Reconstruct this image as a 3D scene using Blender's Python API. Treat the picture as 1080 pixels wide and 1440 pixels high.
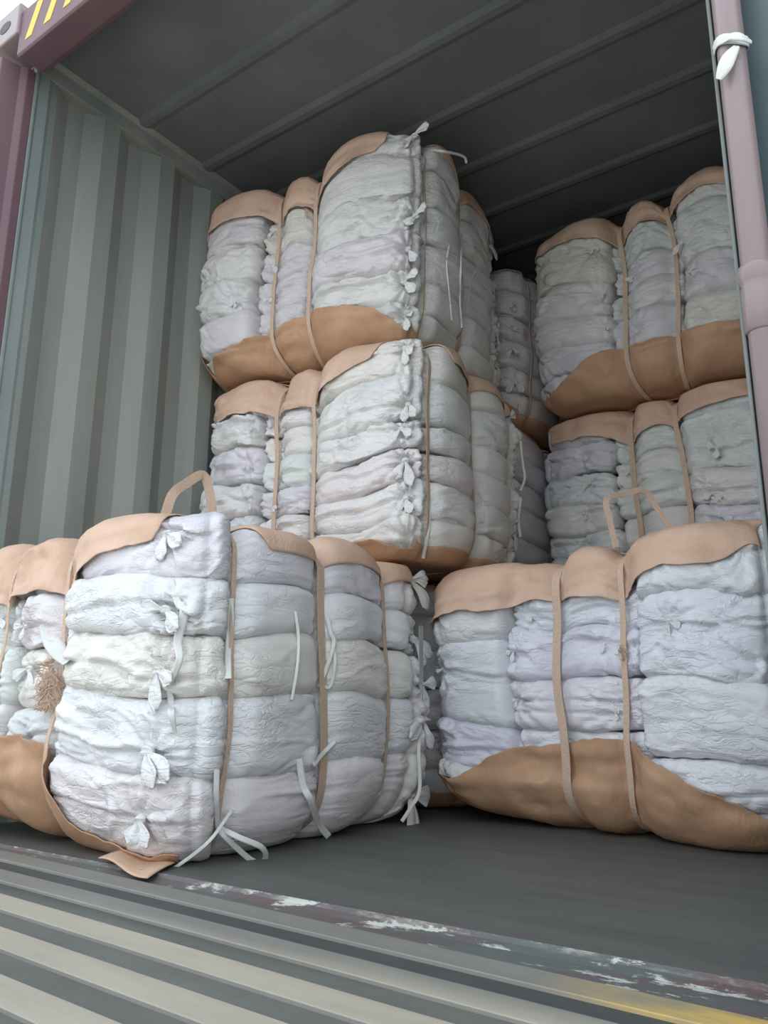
import bpy, math, random
import numpy as np
from mathutils import Vector, Matrix
from mathutils.bvhtree import BVHTree

for o in list(bpy.data.objects):
    bpy.data.objects.remove(o, do_unlink=True)
SC = bpy.context.scene
COL = SC.collection

# ------------------------------------------------------------------ camera
CAM_POS = np.array([1.33825334, -1.26801572, .353612813])
YAW, PITCH, ROLL, F = .625235261, .239161553, .00552098547, 1136.8
def cam_axes():
    cy, sy = math.cos(YAW), math.sin(YAW); cp, sp = math.cos(PITCH), math.sin(PITCH)
    f = np.array([-sy*cp, cy*cp, sp]); r = np.array([cy, sy, 0.0]); u = np.cross(r, f)
    return (r*math.cos(ROLL)+u*math.sin(ROLL), -r*math.sin(ROLL)+u*math.cos(ROLL), f)
CR, CU, CF = cam_axes()
cam = bpy.data.cameras.new('camera'); cam_o = bpy.data.objects.new('camera', cam); COL.objects.link(cam_o)
cam.sensor_fit = 'VERTICAL'; cam.sensor_height = 36.0; cam.lens = F/1440*36.0
cam.clip_start = .02; cam.clip_end = 200
cam_o.matrix_world = Matrix(((CR[0], CU[0], -CF[0], CAM_POS[0]), (CR[1], CU[1], -CF[1], CAM_POS[1]),
                             (CR[2], CU[2], -CF[2], CAM_POS[2]), (0, 0, 0, 1)))
SC.camera = cam_o

# ------------------------------------------------------------------ light
SC.view_settings.view_transform = 'Standard'; SC.view_settings.look = 'None'
SC.view_settings.gamma = 1; SC.view_settings.use_curve_mapping = False
SC.view_settings.exposure = 1.15
SC.cycles.max_bounces = 8; SC.cycles.diffuse_bounces = 6
world = bpy.data.worlds.new('sky'); SC.world = world; world.use_nodes = True
wn = world.node_tree.nodes; wl = world.node_tree.links
bg = wn['Background']; bg.inputs['Strength'].default_value = 1.0
tc = wn.new('ShaderNodeTexCoord'); sx = wn.new('ShaderNodeSeparateXYZ'); wr = wn.new('ShaderNodeValToRGB')
wl.new(tc.outputs['Generated'], sx.inputs[0]); wl.new(sx.outputs['Z'], wr.inputs[0]); wl.new(wr.outputs[0], bg.inputs['Color'])
wr.color_ramp.elements[0].position = 0.0; wr.color_ramp.elements[0].color = (.93, .96, 1.0, 1)
wr.color_ramp.elements[1].position = 1.0; wr.color_ramp.elements[1].color = (.74, .87, 1.0, 1)
sun = bpy.data.lights.new('sun', 'SUN'); sun.energy = 1.3; sun.angle = math.radians(1.5); sun.color = (1.0, .93, .80)
sun_o = bpy.data.objects.new('sun', sun); COL.objects.link(sun_o)
sun_o.rotation_euler = Vector((-.10, .060, 1.0)).to_track_quat('Z', 'Y').to_euler()

# ------------------------------------------------------------------ noise
_rs = np.random.RandomState(7); _T = _rs.uniform(-1, 1, (64, 64, 64)).astype(np.float32)
def noise(P):
    P = np.asarray(P, np.float64); i = np.floor(P).astype(np.int64); f = P-i
    f = f*f*f*(f*(f*6-15)+10); i &= 63; j = (i+1) & 63
    x, y, z = f[:, 0], f[:, 1], f[:, 2]
    a = _T[i[:, 0], i[:, 1], i[:, 2]]*(1-x)+_T[j[:, 0], i[:, 1], i[:, 2]]*x
    b = _T[i[:, 0], j[:, 1], i[:, 2]]*(1-x)+_T[j[:, 0], j[:, 1], i[:, 2]]*x
    c = _T[i[:, 0], i[:, 1], j[:, 2]]*(1-x)+_T[j[:, 0], i[:, 1], j[:, 2]]*x
    d = _T[i[:, 0], j[:, 1], j[:, 2]]*(1-x)+_T[j[:, 0], j[:, 1], j[:, 2]]*x
    return (a*(1-y)+b*y)*(1-z)+(c*(1-y)+d*y)*z
def warpn(P, k, a, seed=0.0):
    return np.stack([noise(P*k+seed+3.1), noise(P*k+seed+17.7), noise(P*k+seed+31.3)], 1)*a
def ss(a, b, x):
    t = np.clip((x-a)/(b-a), 0, 1); return t*t*(3-2*t)
def ga(x, s): return np.exp(-(x/s)**2)

# ------------------------------------------------------------------ object helpers
def tag(o, label=None, cat=None, group=None, kind=None):
    if label: o['label'] = label
    if cat: o['category'] = cat
    if group: o['group'] = group
    if kind: o['kind'] = kind
    return o
def empty(name, loc=(0, 0, 0), rz=0.0):
    o = bpy.data.objects.new(name, None); COL.objects.link(o); o.location = loc; o.rotation_euler = (0, 0, rz)
    o.empty_display_size = .05; return o
def mesh_obj(name, V, Fq, mat, parent=None, smooth=True, color=None):
    V = np.asarray(V, np.float32); me = bpy.data.meshes.new(name)
    if isinstance(Fq, np.ndarray):
        n = len(Fq); k = Fq.shape[1]
        me.vertices.add(len(V)); me.vertices.foreach_set('co', V.ravel())
        me.loops.add(n*k); me.loops.foreach_set('vertex_index', Fq.astype(np.int32).ravel())
        me.polygons.add(n); me.polygons.foreach_set('loop_start', np.arange(0, n*k, k, dtype=np.int32))
        me.update(calc_edges=True)
    else:
        me.from_pydata([tuple(map(float, v)) for v in V], [], Fq)
    me.polygons.foreach_set('use_smooth', np.full(len(me.polygons), smooth))
    me.materials.append(mat)
    o = bpy.data.objects.new(name, me); COL.objects.link(o)
    if parent: o.parent = parent
    if color: o.color = (*color, 1)
    return o
class MB:
    """collects plain shapes into one mesh"""
    def __init__(s): s.v = []; s.f = []
    def add(s, V, Fs):
        b = len(s.v); s.v += [tuple(map(float, v)) for v in V]; s.f += [tuple(i+b for i in f) for f in Fs]
    def box(s, a, b):
        x0, y0, z0 = a; x1, y1, z1 = b
        s.add([(x0,y0,z0),(x1,y0,z0),(x1,y1,z0),(x0,y1,z0),(x0,y0,z1),(x1,y0,z1),(x1,y1,z1),(x0,y1,z1)],
              [(0,3,2,1),(4,5,6,7),(0,1,5,4),(1,2,6,5),(2,3,7,6),(3,0,4,7)])
    def prism(s, prof, axis, a, b):
        """closed profile swept along an axis: prof is a list of 2D points of the other two axes"""
        n = len(prof); V = []
        for t in (a, b):
            for p in prof:
                V.append({0: (t, p[0], p[1]), 1: (p[0], t, p[1]), 2: (p[0], p[1], t)}[axis])
        s.add(V, [tuple(range(n))[::-1], tuple(range(n, 2*n))]+[(i, (i+1) % n, n+(i+1) % n, n+i) for i in range(n)])
    def lathe(s, prof, cx, cy, n=28):
        V = [(cx+r*math.cos(2*math.pi*k/n), cy+r*math.sin(2*math.pi*k/n), z) for r, z in prof for k in range(n)]
        Fs = [(i*n+k, i*n+(k+1) % n, (i+1)*n+(k+1) % n, (i+1)*n+k) for i in range(len(prof)-1) for k in range(n)]
        s.add(V, Fs+[tuple(range(n))[::-1], tuple(range((len(prof)-1)*n, len(prof)*n))])
    def build(s, name, mat, parent=None, bevel=0, smooth=False, normals=True):
        me = bpy.data.meshes.new(name); me.from_pydata(s.v, [], s.f); me.materials.append(mat)
        if normals:
            import bmesh
            bm = bmesh.new(); bm.from_mesh(me); bmesh.ops.recalc_face_normals(bm, faces=bm.faces); bm.to_mesh(me); bm.free()
        me.polygons.foreach_set('use_smooth', np.full(len(me.polygons), smooth))
        o = bpy.data.objects.new(name, me); COL.objects.link(o)
        if parent: o.parent = parent
        if bevel:
            m = o.modifiers.new('bevel', 'BEVEL'); m.width = bevel; m.segments = 2; m.limit_method = 'ANGLE'
        return o

# ------------------------------------------------------------------ materials
class NT:
    def __init__(s, name):
        s.m = bpy.data.materials.new(name); s.m.use_nodes = True; s.t = s.m.node_tree
        s.b = s.t.nodes['Principled BSDF']; s.tc = s.t.nodes.new('ShaderNodeTexCoord')
    def n(s, kind, **kw):
        nd = s.t.nodes.new('ShaderNode'+kind)
        for k, v in kw.items():
            if k.startswith('i_'):
                nd.inputs[k[2:].replace('_', ' ')].default_value = v
            else: setattr(nd, k, v)
        return nd
    def l(s, a, b): s.t.links.new(a, b)
    def coord(s, scale=(1, 1, 1), rot=(0, 0, 0)):
        mp = s.n('Mapping'); mp.inputs['Scale'].default_value = scale; mp.inputs['Rotation'].default_value = rot
        s.l(s.tc.outputs['Object'], mp.inputs[0]); return mp.outputs[0]
    def noise(s, co, scale, detail=4, rough=.55, kind=None, dist=0):
        nd = s.n('TexNoise'); nd.inputs['Scale'].default_value = scale; nd.inputs['Detail'].default_value = detail
        nd.inputs['Roughness'].default_value = rough; nd.inputs['Distortion'].default_value = dist
        if kind: nd.noise_type = kind; nd.normalize = True
        s.l(co, nd.inputs['Vector']); return nd.outputs[0]
    def ramp(s, fac, stops):
        r = s.n('ValToRGB'); e = r.color_ramp.elements
        while len(e) < len(stops): e.new(.5)
        for k, (p, c) in enumerate(stops):
            e[k].position = p; e[k].color = (*c, 1) if len(c) == 3 else c
        s.l(fac, r.inputs[0]); return r.outputs[0]
    def mix(s, fac, a, b, mode='MIX'):
        m = s.n('Mix'); m.data_type = 'RGBA'; m.blend_type = mode
        if isinstance(fac, (int, float)): m.inputs[0].default_value = fac
        else: s.l(fac, m.inputs[0])
        for v, k in ((a, 6), (b, 7)):
            if isinstance(v, tuple): m.inputs[k].default_value = (*v, 1)
            else: s.l(v, m.inputs[k])
        return m.outputs[2]
    def bump(s, h, dist, strength=1.0, prev=None):
        b = s.n('Bump'); b.inputs['Distance'].default_value = dist; b.inputs['Strength'].default_value = strength
        s.l(h, b.inputs['Height'])
        if prev is not None: s.l(prev, b.inputs['Normal'])
        return b.outputs[0]
    def done(s, color=None, rough=.6, normal=None, spec=.5, metal=0):
        if color is not None:
            if isinstance(color, tuple): s.b.inputs['Base Color'].default_value = (*color, 1)
            else: s.l(color, s.b.inputs['Base Color'])
        if isinstance(rough, (int, float)): s.b.inputs['Roughness'].default_value = rough
        else: s.l(rough, s.b.inputs['Roughness'])
        s.b.inputs['Specular IOR Level'].default_value = spec; s.b.inputs['Metallic'].default_value = metal
        if normal is not None: s.l(normal, s.b.inputs['Normal'])
        return s.m

def m_cloth():
    t = NT('white_woven_cloth'); oi = t.n('ObjectInfo')
    co = t.coord(); st = t.coord((1, 1, 3.2))
    big = t.noise(co, 5, 3)
    c = t.mix(t.ramp(big, [(.3, (0, 0, 0)), (.7, (1, 1, 1))]), (.66, .665, .665), (.76, .75, .735))
    c = t.mix(1.0, c, oi.outputs['Color'], 'MULTIPLY')
    fold = t.coord((1.2, 1.2, 5.5)); wob = t.noise(co, 6, 2)
    n1 = t.noise(fold, 5.5, 4, .55, 'RIDGED_MULTIFRACTAL', .35)
    n2 = t.noise(t.coord((1, 1, 2.2)), 20, 3, .5, None, 1.0)
    vo = t.n('TexVoronoi'); vo.feature = 'DISTANCE_TO_EDGE'; vo.inputs['Scale'].default_value = 11
    vm = t.n('VectorMath'); vm.operation = 'MULTIPLY_ADD'
    vm.inputs[1].default_value = (.30, .30, .2); cmb = t.n('CombineXYZ')
    t.l(wob, cmb.inputs[0]); t.l(n2, cmb.inputs[1]); t.l(wob, cmb.inputs[2])
    t.l(cmb.outputs[0], vm.inputs[0]); t.l(st, vm.inputs[2]); t.l(vm.outputs[0], vo.inputs['Vector'])
    vs = t.ramp(vo.outputs['Distance'], [(0, (0, 0, 0)), (.16, (1, 1, 1))])
    mk = t.ramp(t.noise(co, 4.5, 2), [(.38, (.12, .12, .12)), (.62, (1, 1, 1))])
    def msk(h):
        q = t.n('Math', operation='MULTIPLY'); t.l(h, q.inputs[0]); t.l(mk, q.inputs[1]); return q.outputs[0]
    b = t.bump(msk(n1), .010, .52); b = t.bump(msk(vs), .0045, .5, b); b = t.bump(n2, .004, .2, b)
    wvx = t.n('TexWave'); wvx.inputs['Scale'].default_value = 95; wvx.inputs['Distortion'].default_value = 1.5
    wvx.bands_direction = 'DIAGONAL'; t.l(co, wvx.inputs[0]); b = t.bump(wvx.outputs['Fac'], .0005, .3, b)
    return t.done(c, .48, b, .38)
def m_wrap():
    t = NT('tan_woven_wrap'); oi = t.n('ObjectInfo'); co = t.coord()
    c = t.mix(t.ramp(t.noise(co, 4, 4), [(.35, (0, 0, 0)), (.65, (1, 1, 1))]), (.50, .325, .215), (.60, .41, .285))
    c = t.mix(1.0, c, oi.outputs['Color'], 'MULTIPLY')
    wv = t.n('TexWave'); wv.inputs['Scale'].default_value = 120; wv.inputs['Distortion'].default_value = 2; t.l(co, wv.inputs[0])
    b = t.bump(t.noise(co, 9, 4, .5, None, .6), .014, .4); b = t.bump(t.noise(t.coord((3, 3, 1)), 22, 3), .006, .4, b)
    b = t.bump(wv.outputs['Fac'], .0008, .4, b)
    return t.done(c, .6, b, .3)
def m_strap():
    t = NT('tan_webbing'); co = t.coord(); v = t.n('TexVoronoi'); v.inputs['Scale'].default_value = 300; t.l(co, v.inputs[0])
    c = t.mix(t.ramp(v.outputs['Distance'], [(.1, (0, 0, 0)), (.5, (1, 1, 1))]), (.40, .28, .20), (.60, .45, .34))
    return t.done(c, .65, t.bump(v.outputs['Distance'], .002, .6), .3)
def m_tape():
    t = NT('white_tape'); co = t.coord()
    return t.done((.62, .63, .60), .35, t.bump(t.noise(t.coord((4, 4, 1)), 40, 3), .003, .5), .5)
def m_steel(name, a, b, rough=.5, rust=0.0, scale=3, stretch=(1, 1, .25)):
    t = NT(name); co = t.coord(stretch)
    c = t.mix(t.ramp(t.noise(co, scale, 6, .6), [(.3, (0, 0, 0)), (.7, (1, 1, 1))]), a, b)
    if rust:
        c = t.mix(t.ramp(t.noise(t.coord(), 9, 7, .7), [(.62-rust*.1, (0, 0, 0)), (.68, (.8, .8, .8))]), c, (.09, .045, .03))
    return t.done(c, rough, t.bump(t.noise(t.coord(), 6, 4), .006, .25), .4)
M = dict(cloth=m_cloth(), wrap=m_wrap(), strap=m_strap(), tape=m_tape(),
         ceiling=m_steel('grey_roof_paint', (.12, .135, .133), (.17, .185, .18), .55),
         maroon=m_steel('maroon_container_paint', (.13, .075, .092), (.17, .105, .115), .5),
         rodpink=m_steel('faded_red_rod_paint', (.21, .165, .17), (.29, .225, .225), .22),
         teal=m_steel('grey_green_door_paint', (.20, .245, .245), (.30, .345, .335), .3),
         darkteal=m_steel('dark_teal_door_paint', (.075, .11, .12), (.13, .17, .18), .35),
         rubber=m_steel('black_rubber', (.03, .03, .03), (.06, .06, .06), .5),
         yellow=m_steel('hazard_yellow_paint', (.70, .44, .06), (.80, .55, .10), .5))
def m_wall():
    t = NT('scuffed_grey_wall_paint'); co = t.coord((1, 1, .16))
    c = t.mix(t.ramp(t.noise(co, 5, 6, .6), [(.3, (0, 0, 0)), (.7, (1, 1, 1))]), (.20, .22, .203), (.30, .318, .293))
    c = t.mix(t.ramp(t.noise(t.coord((1, 1, .35)), 6, 8, .75), [(.66, (0, 0, 0)), (.70, (.75, .75, .75))]), c, (.14, .16, .16))
    c = t.mix(t.ramp(t.noise(t.coord((1, 1, 3)), 11, 8, .8), [(.70, (0, 0, 0)), (.73, (.6, .6, .6))]), c, (.62, .63, .60))
    return t.done(c, .5, t.bump(t.noise(t.coord((1, 1, .3)), 8, 5), .006, .35), .4)
def m_floor():
    t = NT('dark_worn_plywood'); co = t.coord((.35, 3, 1))
    c = t.mix(t.ramp(t.noise(co, 4, 8, .65), [(.3, (0, 0, 0)), (.72, (1, 1, 1))]), (.075, .077, .072), (.125, .125, .115))
    c = t.mix(t.ramp(t.noise(t.coord((.8, 6, 1)), 6, 8, .8), [(.70, (0, 0, 0)), (.76, (.5, .5, .5))]), c, (.24, .22, .19))
    return t.done(c, .55, t.bump(t.noise(co, 14, 5), .003, .4), .35)
def m_sill():
    t = NT('chipped_sill_paint'); co = t.coord((.7, 3.2, 1))
    base = t.mix(t.ramp(t.noise(co, 5, 6, .6), [(.42, (0, 0, 0)), (.58, (1, 1, 1))]), (.10, .105, .10), (.13, .09, .092))
    c = t.mix(t.ramp(t.noise(t.coord((.6, 2, 1)), 3.2, 5, .6), [(.56, (0, 0, 0)), (.62, (.9, .9, .9))]), base, (.105, .125, .115))
    c = t.mix(t.ramp(t.noise(t.coord((.8, 2.6, 1)), 8, 9, .75), [(.57, (0, 0, 0)), (.60, (1, 1, 1))]), c, (.50, .50, .45))
    sp = t.n('SeparateXYZ'); t.l(t.tc.outputs['Object'], sp.inputs[0])
    e = t.ramp(sp.outputs['Y'], [(0, (0, 0, 0)), (1, (1, 1, 1))]); mr_ = t.n('MapRange'); mr_.inputs['From Min'].default_value = -.016; mr_.inputs['From Max'].default_value = -.001
    t.l(sp.outputs['Y'], mr_.inputs['Value']); mu = t.n('Math', operation='MULTIPLY'); t.l(mr_.outputs[0], mu.inputs[0])
    t.l(t.ramp(t.noise(t.coord((1, 4, 1)), 7, 9, .8), [(.50, (0, 0, 0)), (.60, (1, 1, 1))]), mu.inputs[1])
    c = t.mix(mu.outputs[0], c, (.42, .41, .36))
    return t.done(c, .5, t.bump(t.noise(co, 20, 6), .004, .5), .4)
def m_ridge():
    t = NT('worn_ramp_ridge_paint')
    c = t.mix(t.ramp(t.noise(t.coord((.3, 2, 1)), 6, 7, .65), [(.3, (0, 0, 0)), (.7, (1, 1, 1))]), (.175, .170, .148), (.23, .222, .192))
    c = t.mix(t.ramp(t.noise(t.coord((.5, 2, 1)), 16, 8, .8), [(.66, (0, 0, 0)), (.72, (.7, .7, .7))]), c, (.20, .21, .19))
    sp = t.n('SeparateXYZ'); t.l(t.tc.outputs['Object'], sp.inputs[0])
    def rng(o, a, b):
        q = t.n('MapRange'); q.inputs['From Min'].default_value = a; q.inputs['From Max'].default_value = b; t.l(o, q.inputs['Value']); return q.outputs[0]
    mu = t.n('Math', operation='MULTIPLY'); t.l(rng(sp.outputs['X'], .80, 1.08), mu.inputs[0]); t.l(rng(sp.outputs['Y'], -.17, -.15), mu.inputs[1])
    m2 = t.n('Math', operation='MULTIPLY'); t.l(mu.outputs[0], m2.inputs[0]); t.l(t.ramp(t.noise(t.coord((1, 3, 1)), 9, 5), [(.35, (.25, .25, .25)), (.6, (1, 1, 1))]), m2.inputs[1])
    c = t.mix(m2.outputs[0], c, (.58, .38, .09))  # warm sunlit patch painted into the colour at the first ridge's right end
    return t.done(c, .55, t.bump(t.noise(t.coord(), 30, 5), .002, .4), .35)
def m_groove():
    t = NT('dark_ramp_groove_paint')
    c = t.mix(t.ramp(t.noise(t.coord((.4, 1, 1)), 6, 7, .65), [(.3, (0, 0, 0)), (.7, (1, 1, 1))]), (.045, .052, .052), (.072, .080, .077))  # groove base colour, darker than the ridges along the whole ramp
    c = t.mix(t.ramp(t.noise(t.coord((1, 1, 1)), 24, 8, .8), [(.62, (0, 0, 0)), (.70, (.8, .8, .8))]), c, (.085, .05, .04))
    return t.done(c, .6, t.bump(t.noise(t.coord(), 40, 5), .003, .5), .3)
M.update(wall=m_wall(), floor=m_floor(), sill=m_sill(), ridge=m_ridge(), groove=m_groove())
M['ground'] = m_steel('yard_concrete', (.30, .30, .28), (.42, .41, .38), .9, 0, .8, (1, 1, 1))

def struct(o): o['kind'] = 'structure'; return o

# ================================================================== the container (the setting)
XW, LEN, HR = 1.17, 12.0, 2.69
def wall(side, name):
    s = -1 if side == 'left' else 1
    prof = [(s*XW, 0.0), (s*XW, .10)]; y = .10
    while y < LEN-.3:
        prof += [(s*(XW+.036), y+.068), (s*(XW+.036), y+.138), (s*XW, y+.206), (s*XW, y+.278)]; y += .278
    prof += [(s*XW, LEN)]
    m = MB(); zs = (0.0, HR-.06)
    out = [(s*(XW+.075), LEN), (s*(XW+.075), 0.0)]
    m.prism(prof+out, 2, zs[0], zs[1])
    return struct(m.build(name, M['wall']))
wall('left', 'wall_left'); wall('right', 'wall_right')
m = MB(); m.box((-XW-.075, LEN, 0), (XW+.075, LEN+.05, HR+.03)); struct(m.build('wall_back', M['wall']))
m = MB(); m.box((-XW-.075, 0.0, -.13), (XW+.075, LEN, 0)); struct(m.build('floor', M['floor']))
# roof sheet with pressed ribs across
prof = [(-.02, HR), (.0, HR)]; y = .43
while y < LEN-.2:
    prof += [(y, HR), (y+.024, HR-.008), (y+.050, HR-.008), (y+.074, HR)]; y += .341
prof += [(LEN, HR), (LEN, HR+.05), (-.02, HR+.05)]
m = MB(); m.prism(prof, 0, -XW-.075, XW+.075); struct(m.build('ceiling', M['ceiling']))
for s, nm in ((-1, 'trim_1'), (1, 'trim_2')):
    m = MB(); m.prism([(s*(XW-.012), HR-.07), (s*(XW-.012), HR-.012), (s*(XW-.035), HR), (s*(XW+.08), HR), (s*(XW+.08), HR-.07)], 1, 0.0, LEN)
    struct(m.build(nm, M['wall'], bevel=.003))
# sill plate
m = MB(); m.prism([(0, 0.0), (0, -.12), (-.135, -.12), (-.135, -.020), (-.128, -.016), (-.10, -.014), (-.03, -.011), (-.012, -.005), (-.004, .002)], 0, -XW-.1, XW+.1)
struct(m.build('trim_3', M['sill']))
# header beam
m = MB(); m.prism([(.0, 2.563), (.0, HR), (-.02, 2.745), (-.105, 2.745), (-.112, 2.73), (-.112, 2.553), (-.105, 2.547), (-.02, 2.553)], 0, -1.08, 1.08)
hdr = struct(m.build('trim_4', M['maroon'], bevel=.002))
m = MB()
xx = -1.035
while xx < 1.0:
    m.prism([(xx, 2.590), (xx+.040, 2.590), (xx+.095, 2.718), (xx+.055, 2.718)], 1, -.1135, -.112); xx += .112
hs = m.build('hazard_stripes', M['yellow'], hdr); hs['label'] = 'yellow slanted warning stripes'
# corner posts
for s, nm in ((-1, 'trim_5'), (1, 'trim_6')):
    m = MB(); m.prism([(s*1.150, .0), (s*1.150, -.03), (s*1.165, -.05), (s*1.178, -.115), (s*1.225, -.125), (s*1.25, -.10), (s*1.25, .0)], 2, -.05, 2.60)
    struct(m.build(nm, M['maroon'] if s < 0 else M['darkteal'], bevel=.003))
    m = MB(); m.prism([(s*1.150, .0), (s*1.150, .012), (s*1.158, .02), (s*1.158, .06), (s*1.166, .075), (s*XW, .10), (s*1.25, .10), (s*1.25, .0)], 2, 0, HR-.07)
    struct(m.build('trim_7' if s < 0 else 'trim_8', M['teal'], bevel=.003))
# corner castings
for s, nm in ((-1, 'trim_9'), (1, 'trim_10')):
    o = empty(nm, (s*1.165, -.055, 2.64)); struct(o)
    m = MB(); a, b, c, d = -.086, .086, 0.0, .13
    m.prism([(a, c), (b, c), (b, d-.0), (a, d)], 1, -.068, .10)
    x0 = m.build('casting_block', M['rodpink'], o, bevel=.006)
    m = MB(); pr = [(.035*math.cos(q)*1.0, .066+.022*math.sin(q)) for q in np.linspace(0, 2*math.pi, 20)[:-1]]
    m.prism(pr, 1, -.0695, -.067); m.build('casting_hole', M['rubber'], o)
# small air vents high on the left wall
for yy in (.93, 1.55):
    v = empty('air_vent', (-XW+.002, yy, 2.47)); tag(v, 'small round-holed air vent high on grey wall, ' + ('nearer the door' if yy < 1 else 'deeper beside the top bale'), 'vent', 'wall air vents')
    m = MB(); m.box((-.001, -.045, -.035), (.006, .045, .035)); m.build('vent_cover', M['wall'], v, bevel=.002)
    m = MB()
    for a in range(4):
        for b in range(3):
            q = [(-.027+.018*a+.004*math.cos(t), -.018+.018*b+.004*math.sin(t)) for t in np.linspace(0, 2*math.pi, 9)[:-1]]
            m.prism(q, 0, .006, .0065)
    m.build('vent_holes', M['rubber'], v)
# right door leaf, swung open past the post
hx, hy, ang = 1.262, -.07, math.radians(115)
dr = empty('door_1', (hx, hy, 0), -ang+math.pi); struct(dr)
dr.rotation_euler = (0, 0, math.radians(-8))
m = MB(); prof = [(0.0, 0.0)]; m = MB()
# leaf: local x runs away from the hinge; inner face looks to local -y (towards the opening)
m.box((0, 0.0, .02), (1.14, .05, 2.56)); m.build('door_panel', M['darkteal'], dr, bevel=.004)
m = MB()
for x0 in (.015, .05): m.prism([(x0, .0), (x0+.012, -.022), (x0+.022, -.022), (x0+.03, .0)], 2, .03, 2.55)
g = m.build('door_gasket', M['rubber'], dr)
m = MB(); m.prism([(.10, .0), (.112, -.028), (.135, -.028), (.147, 0)], 2, .05, 2.53); m.prism([(1.09, 0), (1.1, -.02), (1.13, -.02), (1.14, 0)], 2, .03, 2.55)
m.build('door_rib', M['teal'], dr, bevel=.003)
# lock rod standing before the right post
rod = empty('lock_rod', (1.166, -.155, 0)); tag(rod, 'faded pinkish red steel lock rod standing upright at the right of the opening', 'rod')
m = MB(); m.lathe([(.020, .03), (.020, 2.50)], 0, 0, 32); m.build('rod', M['rodpink'], rod, smooth=True)
for zc in (.14, .92, 2.2):
    m = MB(); m.lathe([(.0205, zc-.070), (.0235, zc-.068), (.0235, zc-.006), (.022, zc), (.0235, zc+.004), (.026, zc+.012), (.026, zc+.022), (.0235, zc+.028), (.0205, zc+.03)], 0, 0, 32)
    m.build('rod_collar', M['rodpink'], rod, smooth=True)
    m = MB(); m.box((-.002, .012, zc-.05), (.030, .048, zc-.01)); m.build('rod_bracket', M['maroon'], rod, bevel=.003)
m = MB(); m.box((-.0265, -.008, .03), (-.0212, .040, 2.5)); m.build('rod_guard', M['ceiling'], rod, bevel=.002)
# torn white tape tied round the rod
def cam_ray(px, py):
    d = CF+CR*(px-540)/F-CU*(py-720)/F; return d/np.linalg.norm(d)
def at_axis(px, py, ax, v):
    d = cam_ray(px, py); t = (v-CAM_POS[ax])/d[ax]; return CAM_POS+t*d

# ================================================================== outside: ramp and yard
m = MB(); m.box((-14, -16, -1.36), (14, 14, -1.32)); yd = struct(m.build('ground', M['ground']))
ramp = empty('ribbed_ramp', (0, 0, 0), math.radians(-2.75)); tag(ramp, 'ribbed steel loading ramp with cream worn ridges below the container sill', 'ramp')
pitch = .1222; y = -.079
m = MB(); g = MB()
g.box((-2.1, -1.35, -.075), (1.22, -.079, -.0075))
g.build('ramp_plate', M['groove'], ramp)
mr = []
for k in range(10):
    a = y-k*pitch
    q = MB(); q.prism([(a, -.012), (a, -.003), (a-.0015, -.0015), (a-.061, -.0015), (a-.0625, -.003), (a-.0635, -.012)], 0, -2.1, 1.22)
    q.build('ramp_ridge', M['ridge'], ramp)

# ================================================================== bales
def grid_box(hx_, hy_, hz_, res):
    """surface lattice of a box; returns cube coordinates (-1..1) and quads"""
    n = [max(3, int(math.ceil(2*h/r))) for h, r in zip((hx_, hy_, hz_), res)]
    N = np.array(n)+1; allv = []; faces = []; base = 0
    for ax in range(3):
        b, c = (ax+1) % 3, (ax+2) % 3
        I, J = np.meshgrid(np.arange(N[b]), np.arange(N[c]), indexing='ij')
        for sd in (0, n[ax]):
            v = np.zeros((I.size, 3), np.int64); v[:, ax] = sd; v[:, b] = I.ravel(); v[:, c] = J.ravel(); allv.append(v)
            k = (np.arange(N[b]*N[c]).reshape(N[b], N[c]))+base
            q = np.stack([k[:-1, :-1], k[1:, :-1], k[1:, 1:], k[:-1, 1:]], -1).reshape(-1, 4)
            if sd == 0: q = q[:, ::-1]
            faces.append(q); base += I.size
    V = np.concatenate(allv); Fq = np.concatenate(faces)
    key = (V[:, 0]*N[1]+V[:, 1])*N[2]+V[:, 2]
    _, idx, inv = np.unique(key, return_index=True, return_inverse=True)
    V = V[idx]; Fq = inv[Fq]
    return V/np.array(n)*2-1, Fq

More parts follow.
